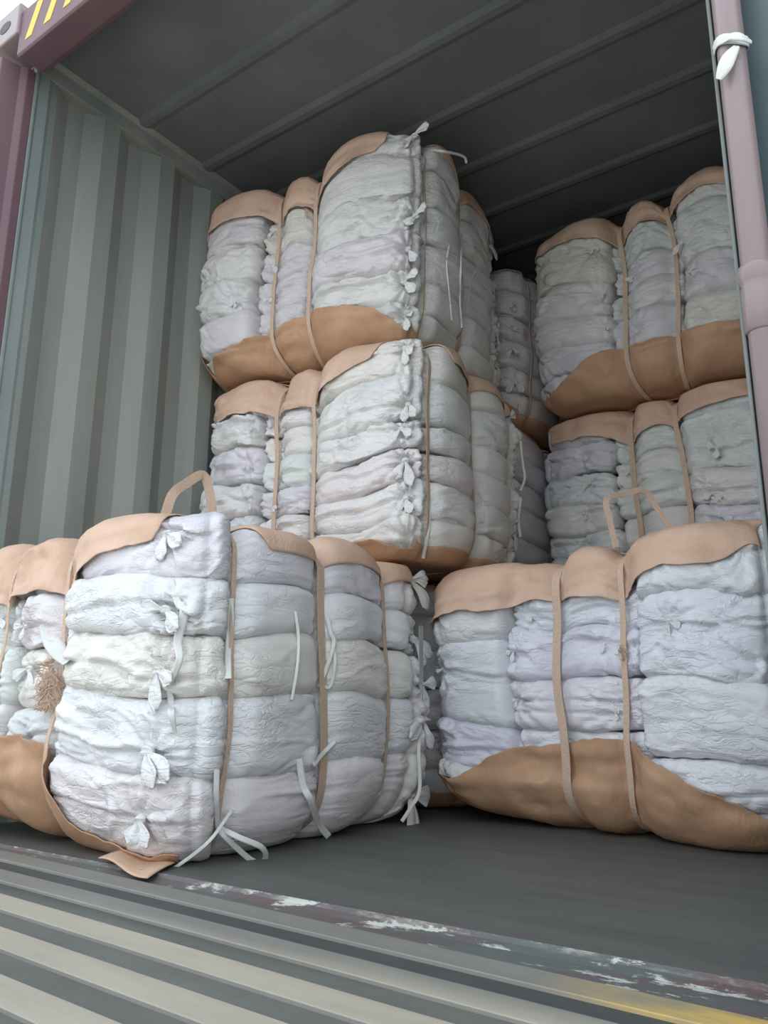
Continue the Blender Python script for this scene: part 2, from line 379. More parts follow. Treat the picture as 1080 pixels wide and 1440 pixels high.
def spline(P, n):
    P = np.array(P, float); k = len(P)
    Q = np.vstack([2*P[0]-P[1], P, 2*P[-1]-P[-2]]); out = []
    for i in range(k-1):
        t = np.linspace(0, 1, n, endpoint=(i == k-2))[:, None]; a, b, c, d = Q[i:i+4]
        out.append(.5*((2*b)+(-a+c)*t+(2*a-5*b+4*c-d)*t*t+(-a+3*b-3*c+d)*t**3))
    return np.vstack(out)
def ribbon(name, P, width, up, mat, parent, thick=.0015, n=8, taper=False, color=None, fold=.25, closed=False, raw=False, smooth=True):
    """flat strap along P; 'up' gives the face normal(s)"""
    C = np.array(P, float) if raw else spline(P, n); k = len(C)
    if closed: T = np.roll(C, -1, 0)-np.roll(C, 1, 0)
    else: T = np.gradient(C, axis=0)
    T /= np.linalg.norm(T, axis=1)[:, None]+1e-9
    U = np.broadcast_to(np.array(up, float), C.shape) if np.ndim(up) == 1 else np.array(up, float)
    B = np.cross(T, U); B /= np.linalg.norm(B, axis=1)[:, None]+1e-9; Nn = np.cross(B, T)
    w = np.full(k, width/2)
    if taper: w = w*(.25+.75*np.sin(np.linspace(.25, math.pi-.25, k)))
    w = w[:, None]
    pr = [(-1, 0), (-.5, fold), (0, 0), (.5, fold*.6), (1, 0)]
    top = [C+B*w*a+Nn*(w*b*.5+thick) for a, b in pr]; bot = [C+B*w*a+Nn*(w*b*.5) for a, b in pr[::-1]]
    S = np.stack(top+bot, 1); q = S.shape[1]; V = S.reshape(-1, 3)
    idx = np.arange(k*q).reshape(k, q); r = np.roll(idx, -1, 1)
    if closed: nx_, rn = np.roll(idx, -1, 0), np.roll(r, -1, 0); Fq = np.stack([idx, r, rn, nx_], -1).reshape(-1, 4)
    else: Fq = np.stack([idx[:-1], r[:-1], r[1:], idx[1:]], -1).reshape(-1, 4)
    Fl = Fq[:, ::-1]
    o = mesh_obj(name, V, Fl, mat, parent, color=color, smooth=smooth)
    return o

def tuft_mesh(K, n, rs, size):
    """a knotted cloth end: a tight lump and two pleated flared ears"""
    Vs, Fs, b = [], [], 0
    n = n/np.linalg.norm(n); side = np.cross([0, 0, 1.0], n); side /= np.linalg.norm(side)+1e-9; up = np.cross(n, side)
    def tube(path, wid, thk, pleat, ph):
        nonlocal b
        m_, k = 20, len(path); T = np.gradient(path, axis=0); T /= np.linalg.norm(T, axis=1)[:, None]+1e-9
        B = np.cross(T, n); B /= np.linalg.norm(B, axis=1)[:, None]+1e-9; N2 = np.cross(B, T)
        th = np.linspace(0, 2*math.pi, m_, endpoint=False)
        V = path[:, None]+B[:, None]*(wid[:, None]*np.cos(th))[..., None]+N2[:, None]*(thk[:, None]*np.sin(th)*(1+pleat*np.cos(3*np.pi*np.cos(th)+ph))+pleat*thk[:, None]*1.4*np.sin(5*np.cos(th)+ph))[..., None]
        idx = np.arange(k*m_).reshape(k, m_)+b; r = np.roll(idx, -1, 1)
        Fs.append(np.stack([idx[:-1], r[:-1], r[1:], idx[1:]], -1).reshape(-1, 4)); Vs.append(V.reshape(-1, 3)); b += k*m_
        c = np.array([path[0], path[-1]]); Vs.append(c)
        Fs.append(np.stack([np.full(m_, b), r[0], idx[0], idx[0]], -1)); Fs.append(np.stack([np.full(m_, b+1), idx[-1], r[-1], r[-1]], -1)); b += 2
    # lump
    t = np.linspace(0, 1, 9); p = K-side*size*.22+np.outer(t, side*size*.44)+np.outer(np.ones(9), n)*size*.10
    tube(p, size*.17*np.sqrt(np.maximum(.05, 1-(2*t-1)**2)), size*.15*np.sqrt(np.maximum(.05, 1-(2*t-1)**2)), .25, rs.uniform(0, 6))
    for e in range(2):
        a = rs.uniform(-2.6, -.3) if e else rs.uniform(-1.2, .9)+(math.pi if rs.rand() < .5 else 0)
        L = size*rs.uniform(.7, 1.25)
        d = side*math.cos(a)+up*math.sin(a); t = np.linspace(0, 1, 12)
        p = K+np.outer(t, d*L)+np.outer(.10*size+.30*size*np.sin(t*1.9)*rs.uniform(.4, 1), n)-np.outer(t**2*L*rs.uniform(0, .5), [0, 0, 1.0])+np.outer(np.sin(t*6+rs.uniform(0, 6))*size*.03, side)
        w = size*(.07+.26*ss(.05, .75, t))*(1-.75*ss(.8, 1.0, t)); tk = size*(.07-.035*t)
        tube(p, w, tk, .5, rs.uniform(0, 6))
    V = np.vstack(Vs); Fq = np.vstack(Fs)
    tri = Fq[:, 2] == Fq[:, 3]
    Fl = [tuple(f) for f in Fq[~tri]]+[tuple(f[:3]) for f in Fq[tri]]
    return V, Fl

TINTS = [(1, 1, 1), (.97, .99, 1.02), (.95, .93, 1.0), (.94, 1.0, .97), (1.0, .98, .94), (1.0, .95, .97), (.98, 1.0, 1.0), (.93, .95, .96)]

class Bale:
    def __init__(s, org, th, W, D, H, seed, res=(.010, .010), cols=(0, .30, .56, 1), layers=None, xs=(.30, .54), xsw=(.016, .016),
                 ys=(.12, .46, .80), ysw=(.014, .026, .016), back=.86, knots=None, pin=.045, lift=(0, 0), rb=.13, rt=.06,
                 hump=(.03, .03, .05), tint=(1, 1, 1), bulge=.03, tuft=.07, label='', side_knots=True, caps=(), cover=None, tufts=(1, 1, 1), wraptint=(1, 1, 1), amp=1.0):
        s.__dict__.update(locals()); s.rs = np.random.RandomState(seed)
        s.xsA = [x*W for x in xs]; s.ysA = [y*D for y in ys]
        s.root = empty('fabric_bale', org, th)
        tag(s.root, label, 'bale', 'strapped bales of white fabric bundles')
        s.tris = []; s.V = []; s.P = []; s.nv = 0
    # nominal box coordinates -> shaped bale
    def G(s, P):
        W, D, H = s.W, s.D, s.H; X, Y, Z = P[:, 0].copy(), P[:, 1].copy(), P[:, 2].copy(); cx, cy = W/2, D/2
        zb = np.clip(Z/s.rb, 0, 1); ib = s.rb*(1-np.sqrt(np.clip(1-(1-zb)**2, 0, 1)))*.85
        zt = np.clip((H-Z)/s.rt, 0, 1); it = s.rt*(1-np.sqrt(np.clip(1-(1-zt)**2, 0, 1)))*.7
        ins = ib+it
        u = (X-cx)/cx; v = (Y-cy)/cy; mm = np.maximum(abs(u), abs(v))+1e-6; Lp = (abs(u)**7+abs(v)**7)**(1/7.)+1e-6
        k = mm/Lp
        X2 = cx+(X-cx)*(1-ins/cx)*k; Y2 = cy+(Y-cy)*(1-ins/cy)*k; Z2 = Z.copy()
        mid = np.sin(np.pi*np.clip(Z/H, 0, 1))
        wf = np.exp(-np.clip(Y, 0, None)/.16); wr_ = np.exp(-np.clip(W-X, 0, None)/.16); wl_ = np.exp(-np.clip(X, 0, None)/.16); wk = np.exp(-np.clip(D-Y, 0, None)/.16)
        tw = ss(.35, 1, Z/H); bw = 1-ss(0, .45, Z/H)
        # swelling of columns between straps, seen on top and on the front
        Xc = np.clip(X, 0, W); Yc = np.clip(Y, 0, D)
        edges = [0]+s.xsA+[W]
        hz = np.zeros_like(X); hb = np.zeros_like(X)
        for i in range(len(edges)-1):
            a, b = edges[i], edges[i+1]; t = np.clip((Xc-a)/(b-a), 0, 1); ins_ = (Xc >= a) & (Xc <= b)
            h = np.clip(np.sin(np.pi*t), 0, 1)**.7; h = np.where((i == 0) & (t < .5) | (i == len(edges)-2) & (t > .5), np.maximum(h, .8), h)
            hz = np.where(ins_, s.hump[min(i, len(s.hump)-1)]*h, hz); hb = np.where(ins_, h, hb)
        ey = [0]+s.ysA+[D]; hy_ = np.zeros_like(Y)
        for i in range(len(ey)-1):
            a, b = ey[i], ey[i+1]; t = np.clip((Yc-a)/(b-a), 0, 1); q = (Yc >= a) & (Yc <= b); h = np.sqrt(np.clip(np.sin(np.pi*t), 0, 1))
            hy_ = np.where(q, h, hy_)
        sidew = ss(.55, 1.0, X/W)
        Z2 += tw*(hz*(1-sidew*.5*(1-hy_)))
        Y2 -= s.bulge*mid*wf; X2 += s.bulge*.8*mid*wr_; X2 -= s.bulge*.4*mid*wl_; Y2 += s.bulge*.5*mid*wk
        for x0 in s.xsA:
            g_ = ga(X-x0, .035)+.5*ga(X-x0, .10)
            Y2 += s.pin*g_*wf*.8; Z2 -= s.pin*.22*g_*tw*np.exp(-(H-Z)/.1); Z2 += s.pin*.35*g_*np.exp(-Z/.08)
        for y0 in s.ysA:
            g_ = ga(Y-y0, .03)+.5*ga(Y-y0, .09)
            X2 -= s.pin*.75*g_*wr_; X2 += s.pin*.5*g_*wl_; Z2 -= s.pin*.5*g_*tw*sidew*np.exp(-(H-Z)/.1)
        Q = np.stack([X, Y, Z], 1)
        Z2 += (s.lift[0]*(1-X/W)**2+s.lift[1]*(X/W)**2)*np.exp(-np.clip(Y, 0, None)/.3)*(1-np.clip(Z/H, 0, 1))**1.5
        q = warpn(Q, 4.3, .011, s.seed*5.3)+warpn(Q, 1.9, .014, s.seed*2.1)
        q[:, 2] += noise(Q*np.array([3.1, 2.2, 2.4])+s.seed*7.7)*.022*ss(0, .2, Z)*ss(0, .16, H-Z)
        q[:, 2] *= ss(0, .12, Z)*1.1
        R_ = np.stack([X2, Y2, Z2], 1)+q
        R_[:, 2] = np.maximum(R_[:, 2], .003)
        for (y0, cap) in s.caps:   # pressed flat by the bale standing on it
            e = R_[:, 2]-cap; R_[:, 2] -= np.where(R_[:, 1] > y0, np.clip(e, 0, None)*.9*ss(y0, y0+.06, R_[:, 1]), 0)
        c_, s_ = math.cos(s.th), math.sin(s.th); wx = s.org[0]+c_*R_[:, 0]-s_*R_[:, 1]
        R_[:, 0] += np.clip(-1.150-wx, 0, None)/c_
        return R_
    def reg(s, V, Fq):
        s.V.append(np.asarray(V)); s.P += [tuple(int(i)+s.nv for i in f) for f in Fq]; s.nv += len(V)
    def bvh(s):
        return BVHTree.FromPolygons([tuple(v) for v in np.vstack(s.V).tolist()], s.P)
    def bundle(s, x0, x1, y0, y1, z0, z1, face, knots, tint):
        c = np.array([(x0+x1)/2, (y0+y1)/2, (z0+z1)/2]); h = np.array([(x1-x0)/2, (y1-y0)/2, (z1-z0)/2*1.09])
        rf, rl = s.res
        C, Fq = grid_box(h[0], h[1], h[2], (rf, rl*1.3 if face == 'front' else rf, rf*.8))
        r = min(.30*2*h[2], .042, h[0]*.6, h[1]*.6)
        E = C*h; cl = np.clip(E, -(h-r), h-r); d = E-cl; n = d/(np.linalg.norm(d, axis=1)[:, None]+1e-9)
        P = c+cl+n*r; sd = s.rs.uniform(0, 60); A = s.amp
        fr = np.clip(-n[:, 1], 0, 1); sr = np.clip(abs(n[:, 0]), 0, 1)
        # how close the straps are
        sx_ = np.zeros(len(P))
        for q in s.xsA: sx_ = np.maximum(sx_, ga(P[:, 0]-q, .05)*fr)
        for q in s.ysA: sx_ = np.maximum(sx_, ga(P[:, 1]-q, .05)*sr)
        # folds stretched along the bundle
        wp = P+warpn(P, 7, .05, sd)
        s1 = np.stack([wp[:, 0]*3.2, wp[:, 1]*3.2, wp[:, 2]*19], 1)+sd
        s2 = np.stack([wp[:, 0]*6.5, wp[:, 1]*6.5, wp[:, 2]*50], 1)+sd*1.7
        q1 = (1-np.abs(noise(s1))*2.6).clip(0, 1); q2 = (1-np.abs(noise(s2))*2.6).clip(0, 1)
        dd = (q1**2*.009-q2**2*.0052*(1+2.2*sx_*sr))-.003
        # a few slanted creases
        s3 = np.stack([wp[:, 0]*6+wp[:, 2]*10, wp[:, 1]*6, wp[:, 2]*7-wp[:, 0]*4], 1)+sd*.7
        s4 = np.stack([wp[:, 0]*9-wp[:, 2]*13, wp[:, 1]*9, wp[:, 2]*9+wp[:, 0]*6], 1)+sd*2.7
        dd -= ((1-np.abs(noise(s3))*3.0).clip(0, 1)**2*.007-(1-np.abs(noise(s4))*3.4).clip(0, 1)**2*.0055)*(.25+.75*fr)
        mk = ss(-.35, .45, noise(P*4.2+sd*1.3)); dd *= (.30+.70*np.maximum(mk, .8*sx_))
        dd += noise(P*5.0+sd)*.012+noise(P*11+sd)*.0020
        zc = c[2]
        for (ka, kz) in knots:
            if face == 'front': a = P[:, 0]-ka; w = fr
            else: a = P[:, 1]-ka; w = np.clip(n[:, 0], 0, 1)
            zz = P[:, 2]-(zc+kz); rr = np.sqrt(a*a+zz*zz)+1e-4; th = np.arctan2(zz, a)+noise(P*9+sd)*.5
            mfold = (.5+.5*np.cos(th*9+sd))**2+.5*(.5+.5*np.cos(th*21+sd*2))**2
            dd -= w*.013*mfold*np.exp(-rr/.10)*ss(.004, .03, rr)
            dd -= w*.016*ga(rr, .024)
            dd += w*.008*ga(rr-.075, .05)
            # seam drawn shut from the knot
            zl = zz-noise(np.stack([P[:, 0]*7, P[:, 1]*7, P[:, 0]*0+sd], 1))*.022
            sm = w*(.45+.55*ss(-.3, .3, noise(np.stack([P[:, 0]*13, P[:, 1]*13, P[:, 0]*0+sd*2], 1))))
            dd -= sm*.014*ga(zl, .005); dd += sm*.006*ga(zl-.014, .010); dd -= sm*.005*ga(zl+.018, .012)
        dd *= A*(1-.35*sx_)
        V = s.G(P+n*dd[:, None])
        o = mesh_obj('bundle', V, Fq, M['cloth'], s.root, color=tuple(a*b for a, b in zip(tint, s.tint)))
        s.reg(V, Fq)
        for (ka, kz) in knots:
            if s.tuft <= 0: continue
            if face == 'front' and s.cover and (zc+kz < s.cover[1](ka/s.W)*1.1+.03 or zc+kz > s.H-s.cover[0](ka/s.W)*.8): continue
            if face == 'front': q = np.array([[ka, y0+.012, zc+kz]]); nn = np.array([0, -1.0, 0])
            else: q = np.array([[x1-.012, ka, zc+kz]]); nn = np.array([1.0, 0, 0])
            K = s.G(q)[0]; Vt, Ft = tuft_mesh(K, nn, s.rs, s.tuft*s.rs.uniform(.7, 1.25)*(1 if face == 'side' or x1 > s.W*.9 else .55))
            mesh_obj('knot', Vt, Ft, M['cloth'], o, color=(.93, .94, .94))
        return o
    def build(s):
        W, D, H = s.W, s.D, s.H; L = s.layers or [[0, .18, .34, .52, .68, .84, 1]]*3
        for ci in range(len(s.cols)-1):
            a, b = s.cols[ci]*W, s.cols[ci+1]*W; lay = L[ci]
            for k in range(len(lay)-1):
                z0, z1 = lay[k]*H, lay[k+1]*H
                kn = []
                for kx in (s.knots[ci] if s.knots else []):
                    if s.rs.rand() < .85: kn.append(((a+(b-a)*kx)+s.rs.uniform(-.03, .03), s.rs.uniform(-.2, .2)*(z1-z0)))
                jit = s.rs.uniform(-.012, .012)
                s.bundle(a-(.004 if ci else 0), b+(.004 if b < W-.01 else 0), .0+jit+(.028 if 0 < ci < len(s.cols)-2 else 0), s.back*D+.01, z0, z1, 'front', kn, TINTS[s.rs.randint(len(TINTS))])
        lay = L[-1]; lay = [v+(0 if v in (0, 1) else s.rs.uniform(-.03, .03)) for v in lay]
        for k in range(len(lay)-1):
            kn = [((s.back+1)/2*D, s.rs.uniform(-.15, .15)*(lay[k+1]-lay[k])*H)] if s.side_knots else []
            s.bundle(.01, W+s.rs.uniform(-.01, .01), s.back*D, D, lay[k]*H, lay[k+1]*H, 'side', kn, TINTS[s.rs.randint(len(TINTS))])
        s.tree = s.bvh()
        return s
    def shrink(s, V, Nn, shape, lift, blur=4, grow=1, dflt=-.01, reach=.14):
        h = np.full(len(V), dflt)
        for i in range(len(V)):
            o = V[i]+Nn[i]*reach
            hit = s.tree.ray_cast(Vector(o), Vector(-Nn[i]), reach*2)
            if hit[0] is not None: h[i] = reach-hit[3]
        h = h.reshape(shape)
        for _ in range(grow):
            p = np.pad(h, 1, mode='edge'); h = np.max([p[1+a:p.shape[0]-1+a, 1+b:p.shape[1]-1+b] for a in (-1, 0, 1) for b in (-1, 0, 1)], 0)
        for _ in range(blur):
            p = np.pad(h, 1, mode='edge'); h = (p[:-2, 1:-1]+p[2:, 1:-1]+p[1:-1, :-2]+p[1:-1, 2:]+2*p[1:-1, 1:-1])/6
        return V+Nn*(h.ravel()+lift)[:, None]
    def sheet(s, name, top, s0, s1, tf, tb, nx=110, ny=110, flare=.02, color=(1, 1, 1), lift=.006, edge=.012, kside=0):
        """wrap sheet over the top (or under the bottom). s0,s1: x extents as functions of v; tf: front overhang as a function of x/W"""
        W, D, H = s.W, s.D, s.H; R = .03
        u, v = np.meshgrid(np.linspace(0, 1, nx), np.linspace(0, 1, ny)**1.3, indexing='ij'); u, v = u.ravel(), v.ravel()
        sd = s.seed*3.3+(0 if top else 9)
        xx = np.array([s0(a) for a in v])*(1-u)*W+np.array([s1(a) for a in v])*u*W
        f = np.array([tf(a) for a in np.clip(xx/W, 0, 1)])+noise(np.stack([xx*6, xx*0+sd, xx*0], 1))*edge*1.3+noise(np.stack([xx*38, xx*0+sd, xx*0], 1))*edge*.2
        yy = -f*(1-v)+(D+tb)*v
        def edge1(a, L):
            lo = a < R; hi = a > L-R
            d1 = np.where(lo, R-a, np.where(hi, a-(L-R), 0)); ph = np.clip(d1/R, 0, math.pi/2)
            pos = np.where(lo, R-R*np.sin(ph), np.where(hi, L-R+R*np.sin(ph), a)); drop = R*(1-np.cos(ph))+np.maximum(0, d1-R*math.pi/2)
            return pos, drop, np.sin(ph)*np.where(lo, -1, 1)
        px_, dx_, nx_ = edge1(xx, W); py_, dy_, ny_ = edge1(yy, D)
        drop = dx_+dy_; z = H-drop if top else drop
        P = np.stack([px_, py_, z], 1)
        nz = np.sqrt(np.clip(1-np.clip(nx_**2+ny_**2, 0, 1), 0, 1))*(1 if top else -1)
        Nn = np.stack([nx_, ny_, nz], 1); Nn /= np.linalg.norm(Nn, axis=1)[:, None]+1e-9
        V = s.G(P); V = s.shrink(V, Nn, (nx, ny), lift)
        ov = np.clip(-yy, 0, None)
        V += np.outer(ss(.02, .2, ov)*flare, [0, -1, 0])
        # pleats gathered under straps
        pl = np.zeros(len(V))
        for q in s.xsA:
            dxs = P[:, 0]-q; pl += np.cos(np.arctan2(dxs, .05+np.clip(P[:, 1], 0, 1)*.4+ov*.6)*34+noise(P*10+sd)*3)*np.exp(-abs(dxs)/.055)*.0050
        V += Nn*pl[:, None]; V += Nn*(noise(P*11+sd)*.004)[:, None]
        V[:, 2] = np.maximum(V[:, 2], .002)
        idx = np.arange(nx*ny).reshape(nx, ny); Fq = np.stack([idx[:-1, :-1], idx[1:, :-1], idx[1:, 1:], idx[:-1, 1:]], -1).reshape(-1, 4)
        if not top: Fq = Fq[:, ::-1]
        o = mesh_obj(name, V, Fq, M['wrap'], s.root, color=tuple(a*b for a, b in zip(color, s.wraptint)))
        md = o.modifiers.new('cloth_thickness', 'SOLIDIFY'); md.thickness = .0025; md.offset = -1
        s.reg(V, Fq); return o
    def straps(s, front=True, side=True):
        s.tree = s.bvh(); W, D, H = s.W, s.D, s.H
        def loop(axis, q, width):
            L = D if axis == 'x' else W; R = .05; n = 260
            pts = []; per = [(L-2*R), R*math.pi/2, (H-2*R), R*math.pi/2]*2; tot = sum(per)
            for k in range(n):
                a = k/n*tot; i = 0
                while a > per[i]: a -= per[i]; i += 1
                if i == 0: p, nn = (R+a, 0), (0, -1)
                elif i == 1: t = a/R; p, nn = (L-R+R*math.sin(t), R-R*math.cos(t)), (math.sin(t), -math.cos(t))
                elif i == 2: p, nn = (L, R+a), (1, 0)
                elif i == 3: t = a/R; p, nn = (L-R+R*math.cos(t), H-R+R*math.sin(t)), (math.cos(t), math.sin(t))
                elif i == 4: p, nn = (L-R-a, H), (0, 1)
                elif i == 5: t = a/R; p, nn = (R-R*math.sin(t), H-R+R*math.cos(t)), (-math.sin(t), math.cos(t))
                elif i == 6: p, nn = (0, H-R-a), (-1, 0)
                else: t = a/R; p, nn = (R-R*math.cos(t), R-R*math.sin(t)), (-math.cos(t), -math.sin(t))
                pts.append((p, nn))
            wob = s.rs.uniform(-1, 1, 3)*.008
            if axis == 'x':
                P = np.array([[q+wob[0]*math.sin(6.28*i/n+wob[1]*99), p[0], p[1]] for i, (p, nn) in enumerate(pts)]); Nn = np.array([[0, nn[0], nn[1]] for p, nn in pts], float)
                lat = np.array([1.0, 0, 0])
            else:
                P = np.array([[p[0], q+wob[0]*math.sin(6.28*i/n+wob[1]*99), p[1]] for i, (p, nn) in enumerate(pts)]); Nn = np.array([[nn[0], 0, nn[1]] for p, nn in pts], float)
                lat = np.array([0, 1.0, 0])
            V = s.G(P); h = np.full(n, -.05)
            for i in range(n):
                for o_ in (-.4, 0, .4):
                    hit = s.tree.ray_cast(Vector(V[i]+lat*width*o_+Nn[i]*.15), Vector(-Nn[i]), .28)
                    if hit[0] is not None: h[i] = max(h[i], .15-hit[3])
            h = np.where(h < -.045, np.interp(np.arange(n), np.where(h > -.045)[0], h[h > -.045]) if (h > -.045).any() else 0, h)
            h = np.max([np.roll(h, k) for k in range(-3, 4)], 0)
            for _ in range(14): h = (np.roll(h, 1)+h*2+np.roll(h, -1))/4
            V = V+Nn*(h+.0025)[:, None]; V[:, 2] = np.maximum(V[:, 2], .0015)
            for _ in range(12): V = (np.roll(V, 1, 0)+2*V+np.roll(V, -1, 0))/4
            ribbon('strap', V, width, Nn, M['strap'], s.root, thick=.003, raw=True, closed=True, fold=.04, smooth=False)
        if front:
            for q, w in zip(s.xsA, s.xsw): loop('x', q, w)
        if side:
            for q, w in zip(s.ysA, s.ysw): loop('y', q, w)
        return s
    def world(s, p):
        c, q = math.cos(s.th), math.sin(s.th); p = np.asarray(p); o = np.array(s.org)
        return np.array([o[0]+c*p[0]-q*p[1], o[1]+q*p[0]+c*p[1], o[2]+p[2]])
    def local(s, p):
        c, q = math.cos(s.th), math.sin(s.th); d = np.asarray(p)-np.array(s.org)
        return np.array([c*d[0]+q*d[1], -q*d[0]+c*d[1], d[2]])
    def on(s, px, py, lift=.006):
        """local point of the bale's surface where the sight line through a photo pixel meets it"""
        o = s.local(CAM_POS); d = s.local(CAM_POS+cam_ray(px, py))-o
        hit = s.tree.ray_cast(Vector(o), Vector(d), 30)
        if hit[0] is None:
            t = s.last if hasattr(s, 'last') else 2.5; return o+d*t
        s.last = hit[3]; n = np.array(hit[1]); n = n if n@d < 0 else -n
        return np.array(hit[0])+n*lift-d*.004
    def tape(s, pix, width=.012, lift=.006, name='tie_tape', mat='tape', taper=False, color=None):
        P = [s.on(px, py, lift) if len(q) == 0 else s.on(px, py, q[0]) for px, py, *q in pix]
        d = s.local(CAM_POS)-P[0]; d /= np.linalg.norm(d)
        return ribbon(name, P, width, d, M[mat], s.root, thick=.0015, taper=taper, color=color)

def top_flap(levels):
    """front overhang of the top wrap, as a function of x/W, from (x, overhang) knots"""
    xs_ = [a for a, b in levels]; ys_ = [b for a, b in levels]
    return lambda x: float(np.interp(x, xs_, ys_))

def full_bale(**k):
    top = k.pop('top', [(0, .07), (.3, .10), (.56, .08), (.8, .03), (1, .0)]); bot = k.pop('bot', [(0, .03), (.3, .16), (.56, .17), (1, .05)])
    s1 = k.pop('s1', lambda v: 1.0); s0 = k.pop('s0', lambda v: -.01); bs = k.pop('bside', (-.02, 1.03)); ssn = k.pop('sheetn', 110)
    k['cover'] = (top_flap(top), top_flap(bot)); b = Bale(**k); b.build()
    b.sheet('top_wrap', True, s0, s1, top_flap(top), .05, nx=ssn, ny=ssn, color=(1.12, 1.16, 1.26))
    b.sheet('bottom_wrap', False, lambda v: bs[0], lambda v: bs[1], top_flap(bot), .05, nx=ssn, ny=ssn, flare=.012, color=(.86, .78, .70), lift=.008, edge=.018)
    b.straps(); b.tree = b.bvh(); return b

s1_corner = lambda v: float(np.interp(v, [0, .04, .12, .2, 1], [.80, .84, .97, 1.06, 1.06]))

LA = [[0, .2, .42, .62, .8, 1], [0, .22, .40, .60, .78, 1], [0, .27, .49, .66, .80, 1]]
A = full_bale(org=(-1.13, -.025, 0), th=.05, W=1.02, D=1.08, H=.80, seed=11, res=(.0075, .0085), cols=(0, .24, .50, 1), layers=LA, xs=(.19, .435), xsw=(.011, .013), rb=.155, tint=(.94, .94, .935),
              ys=(.125, .44, .75), ysw=(.014, .030, .016), knots=[(.5,), (.3,), (.72,)], label='large bale at lower left on the sill, nearest the camera, with hanging white ties',
              top=[(0, .17), (.24, .16), (.47, .15), (.55, .11), (.7, .09), (.82, .055), (.88, .0), (1, 0)], bot=[(0, .18), (.25, .23), (.47, .21), (.58, .06), (.8, .03), (1, .01)],
              s1=s1_corner, bside=(0, .97), lift=(.05, -.02), tuft=.085, hump=(.04, .035, .055), bulge=.035, caps=((.72, .82),))
B = full_bale(org=(-.217, 1.135, 0), th=-.15, W=1.20, D=1.05, H=.82, seed=23, res=(.0085, .012), cols=(0, .30, .66, 1), xs=(.442, .615), xsw=(.028, .018),
              layers=[[0, .18, .36, .68, 1], [0, .17, .36, .55, .72, .87, 1], [0, .12, .27, .52, .80, 1]], ys=(.2, .5, .8), knots=[(.15,), (.1, .8), (.22,)],
              label='large bluish white bale at lower right on the floor, wide tan wrap over it', tint=(.99, 1.01, 1.06),
              top=[(0, .18), (.25, .16), (.455, .13), (.635, .13), (.75, .09), (1, .05)], bot=[(0, .06), (.15, .11), (.40, .25), (.63, .25), (.8, .14), (1, .05)],
              lift=(.05, .0), amp=1.1, tuft=.04, hump=(.012, .035, .05), bside=(-.05, 1.03))
C = full_bale(org=(-1.125, .835, .845), th=.055, W=1.08, D=.84, H=.76, seed=31, res=(.009, .011), cols=(0, .30, .52, 1), xs=(.36, .54), xsw=(.018, .016),
              layers=[[0, .15, .32, .5, .66, .83, 1], [0, .14, .3, .45, .6, .72, .86, 1], [0, .16, .32, .47, .60, .80, 1]], ys=(.10, .46, .82), ysw=(.018, .012, .012),
              knots=[(.85,), (.2,), (.88,)], label='middle bale of the left stack, between the top bale and the large front bale',
              top=[(0, .13), (.3, .12), (.54, .13), (.7, .09), (.86, .02), (1, .0)], bot=[(0, .02), (.3, .05), (.56, .05), (.8, .04), (1, .02)], s1=s1_corner, hump=(.03, .04, .05), tuft=.055, amp=1.3, caps=((-.1, .80),))
D = full_bale(org=(-1.145, .765, 1.655), th=.165, W=1.08, D=.90, H=.79, seed=47, res=(.009, .011), cols=(0, .31, .53, 1), xs=(.37, .54), xsw=(.016, .016),
              layers=[[0, .13, .32, .5, .68, 1], [0, .17, .33, .5, .66, .82, 1], [0, .17, .33, .5, .66, .83, 1]], ys=(.10, .44, .85), ysw=(.008, .022, .010),
              knots=[(.85,), (.2,), (.93,)], label='topmost bale of the left stack, nearly reaching the roof, loose ribbon at corner',
              top=[(0, .15), (.37, .13), (.54, .14), (.7, .12), (.86, .05), (.92, 0), (1, .0)], amp=1.3, bot=[(0, .035), (.15, .06), (.37, .15), (.6, .16), (.8, .12), (1, .03)], s1=s1_corner, hump=(.05, .05, .16), bside=(-.10, 1.02), tuft=.055, tint=(.95, .935, .91))
E_ = full_bale(org=(-.22, 2.10, .85), th=-.078, W=1.08, D=1.05, H=.80, seed=53, res=(.010, .016), cols=(0, .36, .64, 1), xs=(.43, .62), xsw=(.024, .022),
               layers=[[0, .2, .34, .5, .66, .82, 1], [0, .22, .4, .55, .7, .86, 1], [0, .2, .38, .55, .8, 1]], ys=(.2, .5, .8), knots=[(.6,), (.2,), (.3,)],
               label='middle bale of the right stack, just behind the large bluish front bale', tint=(.95, .98, .97),
               top=[(0, .09), (.2, .12), (.4, .14), (.62, .13), (1, .11)], bot=[(0, .03), (.4, .1), (1, .06)], tuft=.045, hump=(.04, .05, .07), amp=1.3, caps=((-.1, .805),))
F_ = full_bale(org=(-.142, 1.91, 1.67), th=-.066, W=1.06, D=1.05, H=.81, seed=61, res=(.010, .016), cols=(0, .38, .66, 1), xs=(.43, .63), xsw=(.020, .018),
               layers=[[0, .14, .3, .45, .64, 1], [0, .2, .4, .55, .7, .86, 1], [0, .2, .38, .55, .8, 1]], ys=(.2, .5, .8), knots=[(.9,), (.2,), (.1,)],
               label='topmost bale of the right stack, partly hidden by the pinkish rod', tint=(.90, .91, .89),
               top=[(0, .09), (.43, .11), (.63, .10), (1, .07)], bot=[(0, .03), (.2, .10), (.43, .19), (.7, .16), (1, .13)], amp=1.3, tuft=.04, hump=(.05, .07, .09), bside=(-.04, 1.02))
low = dict(res=(.02, .03), tuft=.04, sheetn=60, hump=(.01, .01, .01), pin=.02)
full_bale(org=(-1.14, 1.93, 1.665), th=.0, W=.96, D=1.0, H=.78, seed=71, knots=[(.5,), (.5,), (.9,)], label='shadowed bale in the dark gap behind the topmost left bale', tint=(.9, .87, .90), **low)
